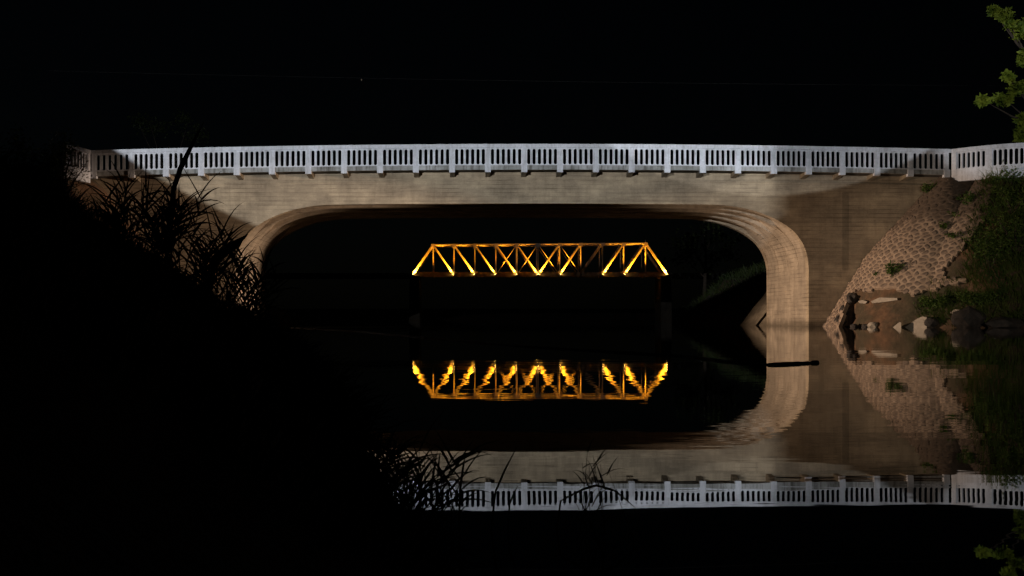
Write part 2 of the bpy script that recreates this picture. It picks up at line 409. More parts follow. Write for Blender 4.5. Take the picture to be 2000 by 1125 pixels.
def slot_panel_mesh(width, mapper, n_slot=6, thick=.09, mat=None):
    """cast panel with round-ended slots; mapper(u, t, z) -> point, u along, t through"""
    V = []; Fc = []; cw = width/n_slot; hw = .0655
    def ring(cx, inner):
        pts = []
        seg = 6
        for k_ in range(seg+1):
            a = math.pi*k_/seg; pts.append((math.cos(a)*hw, ZS1-hw+math.sin(a)*hw))
        for k_ in range(seg+1):
            a = math.pi+math.pi*k_/seg; pts.append((math.cos(a)*hw, ZS0+hw+math.sin(a)*hw))
        if inner: return [(cx+a, z) for a, z in pts]
        o_ = []
        nn = len(pts)
        for i_, (a, z) in enumerate(pts):
            top = i_ <= seg; kk = i_ if top else i_-seg-1
            f_ = kk/seg                                            # walk half of the rectangle
            if top: o_.append((cx+cw/2-cw*f_ if 0 < kk < seg else (cx+cw/2 if kk == 0 else cx-cw/2), ZP1))
            else: o_.append((cx-cw/2+cw*f_ if 0 < kk < seg else (cx-cw/2 if kk == 0 else cx+cw/2), ZP0))
        return o_
    for s_ in range(n_slot):
        cx = -width/2+cw*(s_+.5); I = ring(cx, True); O = ring(cx, False); nn = len(I); base = len(V)
        for t_ in (0, thick):
            for a, z in I: V.append(mapper(a, t_, z))
            for a, z in O: V.append(mapper(a, t_, z))
        for k_ in range(nn):
            k2 = (k_+1) % nn
            Fc.append((base+k_, base+k2, base+nn+k2, base+nn+k_))
            Fc.append((base+2*nn+k_, base+3*nn+k_, base+3*nn+k2, base+2*nn+k2))
            Fc.append((base+k_, base+2*nn+k_, base+2*nn+k2, base+k2))
    return V, Fc
for i in range(len(PX)-1):
    a, b_ = PX[i]+PW/2-.004, PX[i+1]-PW/2+.004; mid = (a+b_)/2
    V, Fc = slot_panel_mesh(b_-a, lambda u, t, z: (mid+u-B0.x, YR+.045+t-B0.y, z+camber(mid+u)-B0.z))
    mesh_from('baluster_panel', V, Fc, M['paint'], bridge)
long_box('cap_rail', PX[0]-.16, PX[-1]+.15, YR-.025, YR+.24, zr(288), zr(281), M['paint'])
long_box('plinth_rail', PX[0]-.14, PX[-1]+.13, YR+.02, YR+.20, zr(322.3), zr(320.6), M['paint'])
zb = CH + (VY-346)*KW
for i, x in enumerate(PX):
    c_ = camber(x)
    bm = bmesh.new(); add_box(bm, x-PW/2, x+PW/2, YR+.034, YR+.21, zr(323)+c_, zr(287.8)+c_)
    bmesh.ops.bevel(bm, geom=bm.edges[:], offset=.012, segments=1)
    bm_part('post', bm, M['paint'])
    bm = bmesh.new(); add_box(bm, x-.125, x+.125, YR, YR+.20, zr(336)+c_, zr(322.4)+c_)
    bmesh.ops.bevel(bm, geom=bm.edges[:], offset=.012, segments=1); bm_part('post_foot', bm, M['paint'])
    if 0 < i < len(PX)-1:
        bm = bmesh.new(); w2 = .105
        pts = [(YR+.19, zr(335.4)+c_), (YR+.19, zr(331)+.01+c_), (YW+.02, zr(331)+.01+c_), (YW+.02, zb+c_)]
        A = [bm.verts.new((x-w2, y, z)) for y, z in pts]; B_ = [bm.verts.new((x+w2, y, z)) for y, z in pts]
        bm.faces.new(A); bm.faces.new(B_)
        for e in range(4): bm.faces.new((A[e], A[(e+1) % 4], B_[(e+1) % 4], B_[e]))
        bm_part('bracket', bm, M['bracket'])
# thin ledge on the wall below the brackets, and a darker plate painting a raised edge's shadow
long_box('wall_ledge', WX0+.1, WX1-.1, YW-.03, YW+.05, zb-.17, zb-.125, M['concrete'])
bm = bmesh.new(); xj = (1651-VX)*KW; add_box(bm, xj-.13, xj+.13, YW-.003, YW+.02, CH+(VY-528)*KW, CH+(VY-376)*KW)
bm_part('edge_shadow_plate', bm, M['joint'])

# curved wing parapets
def wing(start, ang0, ang1, n_panel, side, post_first=True):
    """railing that leaves the bridge end on a curve towards the viewer"""
    Lp = 1.47; total = n_panel*Lp + .3; pts = [Vector((start[0], start[1]))]; S = 90; ds = total/S
    for i in range(S):
        a = ang0 + (ang1-ang0)*smooth01(i/S); pts.append(pts[-1] + Vector((side*math.cos(a), -math.sin(a)))*ds)
    zc = camber(start[0])
    def P(s, t, z):
        f_ = max(0, min(S-1e-6, s/ds)); i = int(f_); q = pts[i].lerp(pts[i+1], f_-i); d = (pts[i+1]-pts[i]).normalized()
        nn = Vector((-d.y, d.x)) * side                             # away from the viewer
        q = q + nn*t; return (q.x-B0.x, q.y-B0.y, z+zc-B0.z)
    def curved(name, s0, s1, t0, t1, z0, z1, mat, seg=12):
        V = []; Fc = []
        for i in range(seg+1):
            s = s0+(s1-s0)*i/seg; V += [P(s, t0, z0), P(s, t1, z0), P(s, t1, z1), P(s, t0, z1)]
        for i in range(seg):
            for e in range(4): Fc.append((i*4+e, i*4+(e+1) % 4, i*4+4+(e+1) % 4, i*4+4+e))
        Fc.append((0, 1, 2, 3)); Fc.append((seg*4, seg*4+3, seg*4+2, seg*4+1))
        mesh_from(name, V, Fc, mat, bridge)
    curved('cap_rail', .0, total, -.025, .24, zr(288), zr(281), M['paint'], 26)
    curved('wing_plinth', .0, total, .01, .22, zr(345), zr(320.8), M['paint'], 26)
    for k_ in range(n_panel):
        s0 = .2+k_*Lp; s1 = s0+Lp-.25; mid = (s0+s1)/2
        V, Fc = slot_panel_mesh(s1-s0, lambda u, t, z: P(mid+u, .045+t, z))
        mesh_from('baluster_panel', V, Fc, M['paint'], bridge)
    for k_ in range(n_panel+1):
        s = .08+k_*Lp if k_ else .075
        curved('post', s-.125 if k_ else 0, s+.125, 0, .21, zr(345), zr(287.8), M['paint'], 3)
    return pts
wing((XR_END+.02, YR), R(50), R(6), 3, 1)
wing((XL_END-.02, YR), R(84), R(62), 1, -1)

# ------------------------------------------------------------------ stone pitching on the right embankment cone
PITCH = [(1600, 645), (1622, 575), (1660, 533), (1712, 472), (1755, 422), (1788, 385), (1842, 338), (1905, 346), (1945, 362), (1930, 420), (1895, 470), (1855, 515), (1838, 538), (1890, 543), (1886, 551), (1840, 560), (1806, 570), (1782, 579), (1762, 569), (1722, 564), (1702, 571), (1670, 569), (1656, 590), (1648, 610), (1640, 645)]
th = R(38); tu = Vector((math.sin(th), -math.cos(th))); nh = Vector((-math.cos(th), -math.sin(th))); A0 = Vector((20.2, 48.2))
def uv_point(u, v, off=0.0):
    z = 6.45 - v*.786; lo, hi = -4.0, 12.0
    for _ in range(26):
        w_ = (lo+hi)/2; q = A0+tu*u+nh*w_
        if raw_ground(q.x, q.y) > z: lo = w_
        else: hi = w_
    q = A0+tu*u+nh*lo
    e = .05; gx = (raw_ground(q.x+e, q.y)-raw_ground(q.x-e, q.y))/(2*e); gy = (raw_ground(q.x, q.y+e)-raw_ground(q.x, q.y-e))/(2*e)
    nr = Vector((-gx, -gy, 1)).normalized()
    return Vector((q.x, q.y, z)) + nr*off
pitch = tag(empty('stone_pitching', (17.5, 46.5, 0)), 'mortared stone slope paving on the embankment beside the right abutment, lower edge broken away', 'slope paving')
PB = Vector((17.5, 46.5, 0))
US, VS = 0.13, 0.13
u0, u1, v0, v1 = -4.2, 5.4, .15, 8.6
nu, nv = int((u1-u0)/US), int((v1-v0)/VS)
idx = {}; V = []; Fc = []; grid = {}
for i in range(nu+1):
    for j in range(nv+1):
        u, v = u0+i*US, v0+j*VS; q = uv_point(u, v, .10)
        if q.y > YW-.01 or q.y < 40: grid[i, j] = None; continue
        px, py = project(*q); grid[i, j] = q if in_poly(px+3*nz(u*5, v*5), py+4*nz(u*4, v*4, 9), PITCH) else None
for i in range(nu):
    for j in range(nv):
        qs = [(i, j), (i+1, j), (i+1, j+1), (i, j+1)]
        if all(grid[q] is not None for q in qs):
            f_ = []
            for q in qs:
                if q not in idx: idx[q] = len(V); V.append(grid[q]-PB)
                f_.append(idx[q])
            Fc.append(tuple(f_))
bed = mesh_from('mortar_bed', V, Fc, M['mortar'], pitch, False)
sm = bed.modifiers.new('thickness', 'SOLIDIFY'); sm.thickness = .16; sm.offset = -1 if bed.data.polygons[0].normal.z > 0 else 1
# stones: Voronoi cells in slope coordinates, each a low dome
rs = random.Random(3); seeds = []
DU, DV = .37, .175
for r_ in range(int((v1-v0)/DV)+1):
    for c_ in range(int((u1-u0)/DU)+1):
        seeds.append((u0+(c_+.5*(r_ % 2)+rs.uniform(-.32, .32))*DU, v0+(r_+rs.uniform(-.33, .33))*DV))
def clip(poly, mx, my, nx_, ny_):
    out = []
    for k_ in range(len(poly)):
        a, b_ = poly[k_], poly[(k_+1) % len(poly)]
        da = (a[0]-mx)*nx_+(a[1]-my)*ny_; db = (b_[0]-mx)*nx_+(b_[1]-my)*ny_
        if da <= 0: out.append(a)
        if (da < 0) != (db < 0) and da != db:
            t = da/(da-db); out.append((a[0]+(b_[0]-a[0])*t, a[1]+(b_[1]-a[1])*t))
    return out
stones = []
for (su, sv) in seeds:
    q = uv_point(su, sv, .1)
    if q.y > YW-.1 or q.y < 40: continue
    px, py = project(*q)
    if not in_poly(px, py, PITCH) or not all(in_poly(px+a, py+b_, PITCH) for a, b_ in ((-4, 0), (5, 0), (0, -3), (0, 4))): continue
    poly = [(su-.5, sv-.4), (su+.5, sv-.4), (su+.5, sv+.4), (su-.5, sv+.4)]
    for (a, b_) in seeds:
        if (a, b_) != (su, sv) and abs(a-su) < 1 and abs(b_-sv) < .8:
            poly = clip(poly, (a+su)/2, (b_+sv)/2, a-su, b_-sv)
            if len(poly) < 3: break
    if len(poly) >= 3: stones.append((su, sv, poly, py))
stones.sort(key=lambda s: -s[3])
stones = stones[:300] + [None] + stones[300:]
RV = []; RF = []; joined = False
for item in stones:
    if item is None: joined = True; continue
    su, sv, poly, py = item
    cu = sum(a for a, _ in poly)/len(poly); cv = sum(b_ for _, b_ in poly)/len(poly)
    k_in = rs.uniform(.60, .84); ht = rs.uniform(.003, .030)
    # round the corners by cutting them
    P2 = []
    for k_ in range(len(poly)):
        a, b_, c_ = poly[k_-1], poly[k_], poly[(k_+1) % len(poly)]
        P2 += [(b_[0]+(a[0]-b_[0])*.25, b_[1]+(a[1]-b_[1])*.25), (b_[0]+(c_[0]-b_[0])*.25, b_[1]+(c_[1]-b_[1])*.25)]
    nn = len(P2); V = []; cen = uv_point(cu, cv, .1)
    for kk, off in ((k_in, .07), (k_in*.97, .1+ht*.5), (k_in*.72, .1+ht)):
        for a, b_ in P2: V.append(uv_point(cu+(a-cu)*kk, cv+(b_-cv)*kk, off)-cen)
    V.append(uv_point(cu, cv, .1+ht*1.1)-cen)
    Fc = []
    for lay in (0, nn):
        for k_ in range(nn): Fc.append((lay+k_, lay+(k_+1) % nn, lay+nn+(k_+1) % nn, lay+nn+k_))
    for k_ in range(nn): Fc.append((2*nn+k_, 2*nn+(k_+1) % nn, 3*nn))
    if joined:
        o_ = len(RV); RV += [v+cen-PB for v in V]; RF += [tuple(i+o_ for i in q) for q in Fc]; continue
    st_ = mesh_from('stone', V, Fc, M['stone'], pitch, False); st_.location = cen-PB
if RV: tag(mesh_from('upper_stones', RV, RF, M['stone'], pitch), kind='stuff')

# a sloped apron behind the bridge at the foot of the far right corner
def sloped_slab(name, label, cat, A, B, Cc, D, mat, back, n_=7):
    """worn concrete slab: bilinear patch A-B (foot) to D-C (head) with a ragged top edge and real thickness"""
    V = []; Fc = []; b0 = A.copy(); b0.z = 0
    for j in range(n_+1):
        for i in range(n_+1):
            u, v = i/n_, j/n_; v2 = v*(1-.10*max(0, nz(u*4.3, 2.2, A.x))) if j == n_ else v
            q = A.lerp(B, u).lerp(D.lerp(Cc, u), v2); q = q+Vector((.05*nz(q.x*3, q.z*3, q.y*3), .05*nz(q.y*3, q.z*3), 0)); V.append(q-b0)
    m_ = len(V); V += [q+Vector(back) for q in V[:]]; k_ = n_+1
    for j in range(n_):
        for i in range(n_):
            f_ = (j*k_+i, j*k_+i+1, (j+1)*k_+i+1, (j+1)*k_+i); Fc.append(f_); Fc.append(tuple(m_+q for q in reversed(f_)))
    ring = list(range(n_+1)) + [j*k_+n_ for j in range(1, n_+1)] + [n_*k_+i for i in range(n_-1, -1, -1)] + [j*k_ for j in range(n_-1, 0, -1)]
    for a_, c_ in zip(ring, ring[1:]+ring[:1]): Fc.append((a_, a_+m_, c_+m_, c_))
    o = mesh_from(name, V, Fc, mat); o.location = b0; tag(o, label, cat)
sloped_slab('concrete_apron', 'sloping pale concrete apron seen through the arch behind the right pier', 'apron', at(1438, 643, 59.6), at(1470, 643, 57.3), at(1520, 580, 57.3), at(1500, 566, 59.6), M['apron'], (.3, .35, -.15))
sloped_slab('wing_buttress', 'narrow sloping concrete buttress touching the back of the right pier', 'buttress', at(1477, 643, 57.15), at(1495, 643, 56.4), at(1532, 598, 56.4), at(1518, 588, 57.15), M['apron'], (.2, .12, 0))

# ------------------------------------------------------------------ rubble at the foot of the slope
def rubble(name, label, outline, Y, thick, mat, cat, tilt=(.25, .35, .05), group=None):
    """angular broken slab: outline in photo pixels on the plane y = Y, pushed back by `thick` with a slanted back"""
    bm = bmesh.new(); xc_ = sum(a for a, _ in outline)/len(outline); P_ = [at(a, b_, Y-(a-xc_)*.017) for a, b_ in outline]; base = sum(P_, Vector())/len(P_); base.z = min(p_.z for p_ in P_)
    A = [bm.verts.new(p_-base) for p_ in P_]
    B_ = [bm.verts.new(p_-base+Vector((tilt[0]*thick+rs.uniform(-.03, .03), thick+rs.uniform(-.05, .05), -tilt[2]*thick))) for p_ in P_]
    bm.faces.new(A); bm.faces.new(B_)
    for e in range(len(A)): bm.faces.new((A[e], A[(e+1) % len(A)], B_[(e+1) % len(A)], B_[e]))
    bmesh.ops.triangulate(bm, faces=bm.faces[:]); bmesh.ops.bevel(bm, geom=bm.edges[:], offset=.012, segments=1)
    o = from_bm(name, bm, mat); o.location = base
    return tag(o, label, cat, group)
def surf_y(px, py):
    q = cast(px, py, 38, 49.2); return q.y if q else 46.0
rubble('broken_slab', 'large triangular slab of broken concrete standing in the water below the stone slope', [(1765, 641), (1795, 621), (1802, 618), (1810, 620), (1810, 641)], 44.3, .5, M['slab'], 'concrete slab')
rubble('broken_slab', 'small triangular concrete shard just left of the large triangular slab', [(1743, 640), (1757, 629), (1760, 630), (1760, 641)], 44.6, .3, M['slab'], 'concrete slab')
rubble('concrete_block', 'small pale concrete block lodged in the weeds at the lower right bank', [(1858, 610), (1866, 604), (1875, 605), (1874, 620), (1866, 619)], surf_y(1866, 622)-.1, .5, M['slab'], 'concrete block')
yy = surf_y(1730, 590)-.05
rubble('broken_slab', 'long thin ledge of broken concrete lying on the earth under the broken paving edge', [(1702, 588), (1718, 581), (1752, 582), (1753, 586), (1725, 590), (1706, 592)], yy, .35, M['slab'], 'concrete slab')
rubble('broken_slab', 'short pale concrete fragment near the dark undercut of the broken paving', [(1676, 588), (1684, 586), (1694, 589), (1690, 593), (1679, 592)], surf_y(1686, 592)-.05, .3, M['slab'], 'concrete slab')
def rock(label, px, py, Y, r_, mat, sq=(1, 1, .7)):
    bm = bmesh.new(); bmesh.ops.create_icosphere(bm, subdivisions=2, radius=r_)
    sd = rs.uniform(0, 90)
    for v in bm.verts:
        v.co *= 1 + .35*noise.noise(v.co*(1.6/r_)+Vector((sd, 0, 0))); v.co.x *= sq[0]; v.co.y *= sq[1]; v.co.z *= sq[2]
    o = from_bm('rock', bm, mat); o.location = at(px, py, Y); o.rotation_euler = (0, 0, rs.uniform(0, 6))
    tag(o, label, 'rock', 'rocks along the right waterline')
rock('small dark rock at the waterline at the foot of the dark undercut', 1668, 637, 46.6, .16, M['rock'])
rock('dark rock at the waterline between the undercut and the pinkish stone', 1690, 637, 46.2, .14, M['rock'])
rock('pinkish rounded stone at the waterline below the reddish earth', 1705, 635, 45.9, .2, M['slab'])
rock('dark rock touching the right side of the large triangular slab', 1818, 630, 44.1, .28, M['rock'])
rock('broad dark boulder at the water edge below the pale concrete block', 1893, 622, 43.0, .55, M['rock'], (1.2, 1, .8))
rock('low dark boulder at the water edge by the right border', 1965, 632, 42.3, .5, M['rock'], (1.6, 1, .5))
# dark broken masonry hanging in the undercut
for lab, px, py, r_ in (('lowest lump of dark broken masonry in the undercut beside the abutment', 1641, 628, .24),
                        ('middle lump of dark broken masonry in the undercut beside the abutment', 1650, 606, .22),
                        ('topmost lump of dark broken masonry in the undercut beside the abutment', 1664, 584, .24)):
    bm = bmesh.new(); bmesh.ops.create_icosphere(bm, subdivisions=2, radius=r_); sd = rs.uniform(0, 50)
    for v in bm.verts: v.co *= 1+.5*noise.noise(v.co*5+Vector((sd, 0, 0)))
    o = from_bm('masonry_lump', bm, M['rock']); o.location = at(px, py, surf_y(px+2, py)+.05); tag(o, lab, 'rubble', 'broken masonry in the undercut')

# ------------------------------------------------------------------ vegetation builders
def blade(V, Fc, root, d, length, wd, droop, seg=4, rnd=random):
    """tapered arching blade"""
    d = Vector(d).normalized(); side = d.cross(Vector((rnd.uniform(-.4, .4), 1, .15))); 
    if side.length < .1: side = Vector((1, 0, 0))
    side.normalize(); p_ = Vector(root); base = len(V); st = length/seg; dd = d.copy()
    for k_ in range(seg+1):
        t = k_/seg; w_ = wd*(1-t)**.7*(.55+.45*min(1, t*5))
        if k_ == seg: V.append(p_.copy())
        else: V.append(p_-side*w_/2); V.append(p_+side*w_/2)
        dd = (dd + Vector((0, 0, -1))*droop*st/length*(0.4+1.4*t)).normalized(); p_ = p_+dd*st
    for k_ in range(seg-1): Fc.append((base+2*k_, base+2*k_+1, base+2*k_+3, base+2*k_+2))
    k_ = seg-1; Fc.append((base+2*k_, base+2*k_+1, base+2*seg))
def rdir(lean, spread, rnd):
    return Vector((lean[0]+rnd.gauss(0, spread), lean[1]+rnd.gauss(0, spread), 1)).normalized()
def leaf(V, Fc, p_, size, rnd, d=None, fat=.45):
    d = d or Vector((rnd.gauss(0, 1), rnd.gauss(0, 1), rnd.gauss(0, .7))); d = d.normalized(); s = d.orthogonal().normalized()
    s = Matrix.Rotation(rnd.uniform(0, 6.28), 3, d) @ s; up = d.cross(s); b_ = len(V)
    V += [p_, p_+d*size*.45+s*size*fat*.5+up*size*.08, p_+d*size-up*size*.1, p_+d*size*.45-s*size*fat*.5+up*size*.08]
    Fc += [(b_, b_+1, b_+2), (b_, b_+2, b_+3)]
def shrub(name, label, base, w_, h, n_leaf, size, mat, cat='shrub', group=None, seed=0):
    rnd = random.Random(seed); base = Vector(base); e = tag(empty(name, base), label, cat, group)
    V = []; Fc = []; SV = []; SF = []
    ns = 7
    for k_ in range(ns):
        tip = Vector((rnd.gauss(0, w_*.42), rnd.gauss(0, w_*.35), h*rnd.uniform(.55, 1)))
        pts = [Vector((0, 0, -.08)), tip*.4+Vector((rnd.gauss(0, .04), 0, h*.08)), tip]
        v_, f_ = tube_data(pts, [.018*h+.004, .012*h+.003, .003], 5); o_ = len(SV); SV += v_; SF += [tuple(i+o_ for i in q) for q in f_]
        for _ in range(n_leaf//ns):
            t = rnd.uniform(.25, 1)**.8; p_ = tip*t + Vector((rnd.gauss(0, w_*.13), rnd.gauss(0, w_*.13), rnd.gauss(0, h*.09)))
            p_.z = max(.01, p_.z)
            leaf(V, Fc, p_, size*rnd.uniform(.6, 1.3), rnd)
    mesh_from('stem', SV, SF, M['bark'], e); mesh_from('foliage', V, Fc, mat, e)
    return e
def tree(name, label, base, h, crown, n_leaf, size, mat, seed, group=None, limbs=None, trunk_r=.2, lean=(0, 0)):
    rnd = random.Random(seed); base = Vector(base); e = tag(empty(name, base), label, 'tree', group)
    V = []; Fc = []; TV = []; TF = []
    top = Vector((lean[0], lean[1], h*.85)); pts = [Vector((0, 0, -.3)), top*.35+Vector((rnd.gauss(0, .1), 0, 0)), top*.7+Vector((rnd.gauss(0, .15), 0, 0)), top]
    v_, f_ = tube_data(pts, [trunk_r, trunk_r*.75, trunk_r*.5, trunk_r*.15], 8); TV += v_; TF += f_
    if limbs is None:
        limbs = []
        for k_ in range(9):
            a = rnd.uniform(0, 6.28); z = h*rnd.uniform(.4, 1.0); rr = crown*rnd.uniform(.5, 1)*(1.15-abs(z/h-.65))
            limbs.append((Vector((math.cos(a)*rr+lean[0]*z/h, math.sin(a)*rr+lean[1]*z/h, z)), crown*.38))
    for tip, rad in limbs:
        st = top*min(.95, max(.25, tip.z/h*.75)); mid = st.lerp(tip, .55)+Vector((0, 0, -.08*h*.2))
        v_, f_ = tube_data([st, mid, tip], [trunk_r*.35, trunk_r*.2, trunk_r*.06], 5); o_ = len(TV); TV += v_; TF += [tuple(i+o_ for i in q) for q in f_]
        clumps = [tip+Vector((rnd.gauss(0, rad*.5), rnd.gauss(0, rad*.5), rnd.gauss(0, rad*.4))) for _ in range(6)]
        for _ in range(n_leaf//len(limbs)):
            c0 = rnd.choice(clumps); leaf(V, Fc, c0+Vector((rnd.gauss(0, rad*.28), rnd.gauss(0, rad*.28), rnd.gauss(0, rad*.22))), size*rnd.uniform(.6, 1.3), rnd, None, .6)
    mesh_from('trunk', TV, TF, M['bark'], e); mesh_from('crown', V, Fc, mat, e)
    return e

# right tree behind the wing parapet: big soft leaves reaching into the frame
tb = at(2045, 420, 53.0); tb.z = 6.4
L_ = lambda px, py, Y=53.0: at(px, py, Y)-tb
tree('broadleaf_tree', 'broad leaved green tree reaching into the frame above the right parapet', tb, 13.5, 3, 4000, .27, M['leaf'], 11, limbs=[
    (L_(1968, 40), .34), (L_(1994, 58), .38), (L_(1992, 172), .40), (L_(1962, 194), .22), (L_(1922, 197), .13), (L_(1968, 150), .14), (L_(2001, 120), .26), (L_(1999, 255), .30), (L_(1994, 268), .16), (L_(1996, 232), .16), (L_(1938, 20), .12), (L_(1952, 30), .14),
    (L_(2040, 60), .6), (L_(2050, 150), .7), (L_(2040, 240), .6), (L_(2060, 0), .9)], trunk_r=.22)
# faint trees behind the bridge
g1 = 'dark trees behind the bridge'
for nm, lab, px, X_, Y_, h_, cr_, sd in (('riverside_tree', 'dim tree on the far right bank seen through the arch beside the truss', 1375, None, 105, 9.5, 3.0, 21),
                                ('riverside_tree', 'dim tree rising behind the left end of the white parapet', 330, None, 118, 20.5, 4.0, 22)):
    X_ = (px-VX)*Y_/F; tree(nm, lab, (X_, Y_, ground(X_, Y_)), h_-ground(X_, Y_), cr_, 1500, .32, M['darkleaf'], sd, g1)

# small plants
sh = [('leafy weed in front of the right wing parapet, nearest the joint', 1868, 336, .35, .35, 110, .10, 1),
      ('broad leafy shrub covering the bottom of the first wing panel', 1893, 334, .75, .62, 420, .11, 2),
      ('low weed beneath the second wing panel', 1942, 334, .55, .42, 220, .10, 3),
      ('taller shrub at the wing parapet end by the right border', 1980, 334, .85, .85, 480, .11, 4)]
for lab, px, py, w_, h_, nl, sz, sd in sh:
    x = (px-VX)*46.55/F; shrub('parapet_shrub', lab, (x, 46.55, raw_ground(x, 46.55)-.02), w_, h_, nl, sz, M['shrub'], 'shrub', 'shrubs below the right wing parapet', sd)
for lab, px, py, w_, h_, nl, sd in (('round dark weed clump growing on the lower stone slope', 1742, 553, .55, .62, 420, 5),
                            ('tiny green weed on the lower left of the stone slope', 1714, 545, .2, .16, 60, 6),
                            ('small weed growing midway up the stone slope', 1842, 456, .4, .34, 160, 7),
                            ('wider weed to the right of the midway weed on the stone slope', 1868, 472, .6, .3, 200, 8),
                            ('bushy weed where the abutment wall meets the top of the stone slope', 1812, 385, .5, .55, 320, 9)):
    q = cast(px, py, 38, 49.1)
    if q: shrub('slope_weed', lab, q+Vector((0, 0, .08)), w_, h_, nl, .11, M['shrub'], 'weed', 'weeds on the stone slope', sd)
for lab, px, py, w_, h_, nl, sd in (('large overgrown bush on the grassy slope right of the stone paving', 1935, 530, 1.5, 1.5, 1500, 31),
                            ('tall bush at the right border halfway down the slope', 1985, 500, 1.6, 2.0, 1500, 32),
                            ('dense bush low on the bank above the pale concrete block', 1905, 604, 1.3, .62, 900, 33),
                            ('bright green leafy weeds low on the bank right of the reddish earth', 1825, 602, .9, .55, 600, 34),
                            ('bush at the right border just below the parapet', 1978, 420, 1.0, 1.1, 800, 35)):
    q = cast(px, py, 36, 49.1)
    if q: shrub('bank_bush', lab, q, w_, h_, nl, .13, M['shrub'], 'bush', 'bushes on the right bank', sd)
# whitish shrub on the left wing
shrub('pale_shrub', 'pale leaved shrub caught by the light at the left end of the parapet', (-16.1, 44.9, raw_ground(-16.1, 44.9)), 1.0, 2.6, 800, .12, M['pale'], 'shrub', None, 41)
shrub('dark_shrub', 'dark shrub growing over the left wing parapet', (-16.7, 43.9, raw_ground(-16.7, 43.9)), 1.5, 3.2, 4200, .15, M['shrub'], 'shrub', None, 42)

# grass of the right bank (uncountable)
rg = random.Random(5); V = []; Fc = []
GR = [(1925, 345), (2060, 340), (2060, 650), (1812, 648), (1792, 600), (1830, 566), (1888, 552), (1880, 500), (1900, 440)]
cnt = 0
while cnt < 2600:
    px, py = rg.uniform(1785, 2060), rg.uniform(335, 650)
    if not in_poly(px, py, GR): continue
    q = cast(px, py, 34, 49.0)
    cnt += 1
    if not q or q.z < .03: continue
    for _ in range(2):
        blade(V, Fc, q+Vector((rg.gauss(0, .08), rg.gauss(0, .08), -.03)), rdir((-.25, -.3), .35, rg), rg.uniform(.25, .7), rg.uniform(.02, .04), rg.uniform(.4, 1.4), 3, rg)
tag(mesh_from('bank_grass', V, Fc, M['grass']), 'rough dark green grass covering the right bank', 'grass', kind='stuff')
# grass of the slope behind the bridge, right
V = []; Fc = []
for _ in range(2600):
    y = rg.uniform(57.5, 80); x = interp(y, XRR)+rg.uniform(.1, 8)
    z = ground(x, y)
    blade(V, Fc, (x, y, z-.03), rdir((-.2, -.1), .35, rg), rg.uniform(.3, .8), rg.uniform(.03, .06), rg.uniform(.4, 1.3), 3, rg)
tag(mesh_from('far_bank_grass', V, Fc, M['fargrass']), 'green grass on the bank behind the right pier', 'grass', kind='stuff')

# left bank: dense dark grass mass (uncountable)
V = []; Fc = []; rl = random.Random(9)
for _ in range(15000):
    y = 1.3+20*rl.random()**1.7; x0 = interp(y, XL); d_ = rl.uniform(0.02, 1)**1.2*(1.5+.25*y); x = x0-d_
    z = ground(x, y); ln = rl.uniform(.08, .22)*(.5+.075*min(y, 9))
    blade(V, Fc, (x, y, z-.02), rdir((.25, -.05), .45, rl), ln, ln*rl.uniform(.03, .055), rl.uniform(.3, 1.6), 4, rl)
for _ in range(3500):
    y = 3.2+15*rl.random()**1.5; x = interp(y, XL)-rl.uniform(-.02, .35)*(.4+.08*y); z = ground(x, y); ln = rl.uniform(.12, .34)*(.45+.07*min(y, 9))
    blade(V, Fc, (x, y, z-.02), rdir((.45, -.05), .5, rl), ln, ln*rl.uniform(.025, .045), rl.uniform(.5, 2.0), 4, rl)
tag(mesh_from('left_bank_grass', V, Fc, M['reed']), 'black mass of tall grass on the near left bank', 'grass', kind='stuff')

# reeds seen against the lit bridge
def reeds(name, label, tips, Yr, leaf_len, wd, seed, group=None, mat='reed', n_leaf=9):
    """tips: list of ((root px, py), (tip px, py)); leaves fan out from each stem"""
    rnd = random.Random(seed); first = at(*tips[0][0], Yr); e = tag(empty(name, first), label, 'reeds', group)
    V = []; Fc = []; SV = []; SF = []
    for (a, b_) in tips:
        Y_ = Yr+rnd.uniform(-.25, .25)*Yr*.25; p0 = at(*a, Y_); p1 = at(*b_, Y_)+Vector((0, rnd.uniform(-.1, .1), 0))
        zg = ground(p0.x, p0.y); p0.z = min(p0.z, zg-.02) if p0.z-zg < 1 else p0.z
        mid = p0.lerp(p1, .5)+Vector((rnd.gauss(0, .02), 0, rnd.uniform(0, .03)))
        pts = [p0-first, p0.lerp(mid, .5)-first, mid-first, p1-first]
        v_, f_ = tube_data(pts, [wd*.35, wd*.3, wd*.25, wd*.1], 5); o_ = len(SV); SV += v_; SF += [tuple(i+o_ for i in q) for q in f_]
        ax_ = (p1-p0).normalized()
        for k_ in range(n_leaf):
            t = .35+.65*(k_+rnd.random())/n_leaf; r0 = p0.lerp(p1, t)-first
            sgn = 1 if (k_ % 2) else -1
            d = ax_ + Vector((sgn*rnd.uniform(.25, 1.1), rnd.gauss(0, .4), rnd.uniform(-.1, .4)))
            blade(V, Fc, r0, d, leaf_len*rnd.uniform(.55, 1.25), wd*rnd.uniform(.6, 1.15), rnd.uniform(.1, 1.6), 6, rnd)
    mesh_from('stem', SV, SF, M[mat], e); tag(mesh_from('blades', V, Fc, M[mat], e), kind='stuff')
    return e
G = 'reeds of the near left bank'
rr = random.Random(15)
def fan(x0, x1, yb, tops, n_): return [((rr.uniform(x0, x1), yb+rr.uniform(-10, 25)), (rr.uniform(x0, x1)+rr.uniform(-25, 45), rr.uniform(*tops))) for _ in range(n_)]
reeds('reed_clump', 'leftmost reed clump, black against the left end of the white parapet', fan(195, 270, 500, (350, 430), 15), 6.5, .21, .014, 51, G)
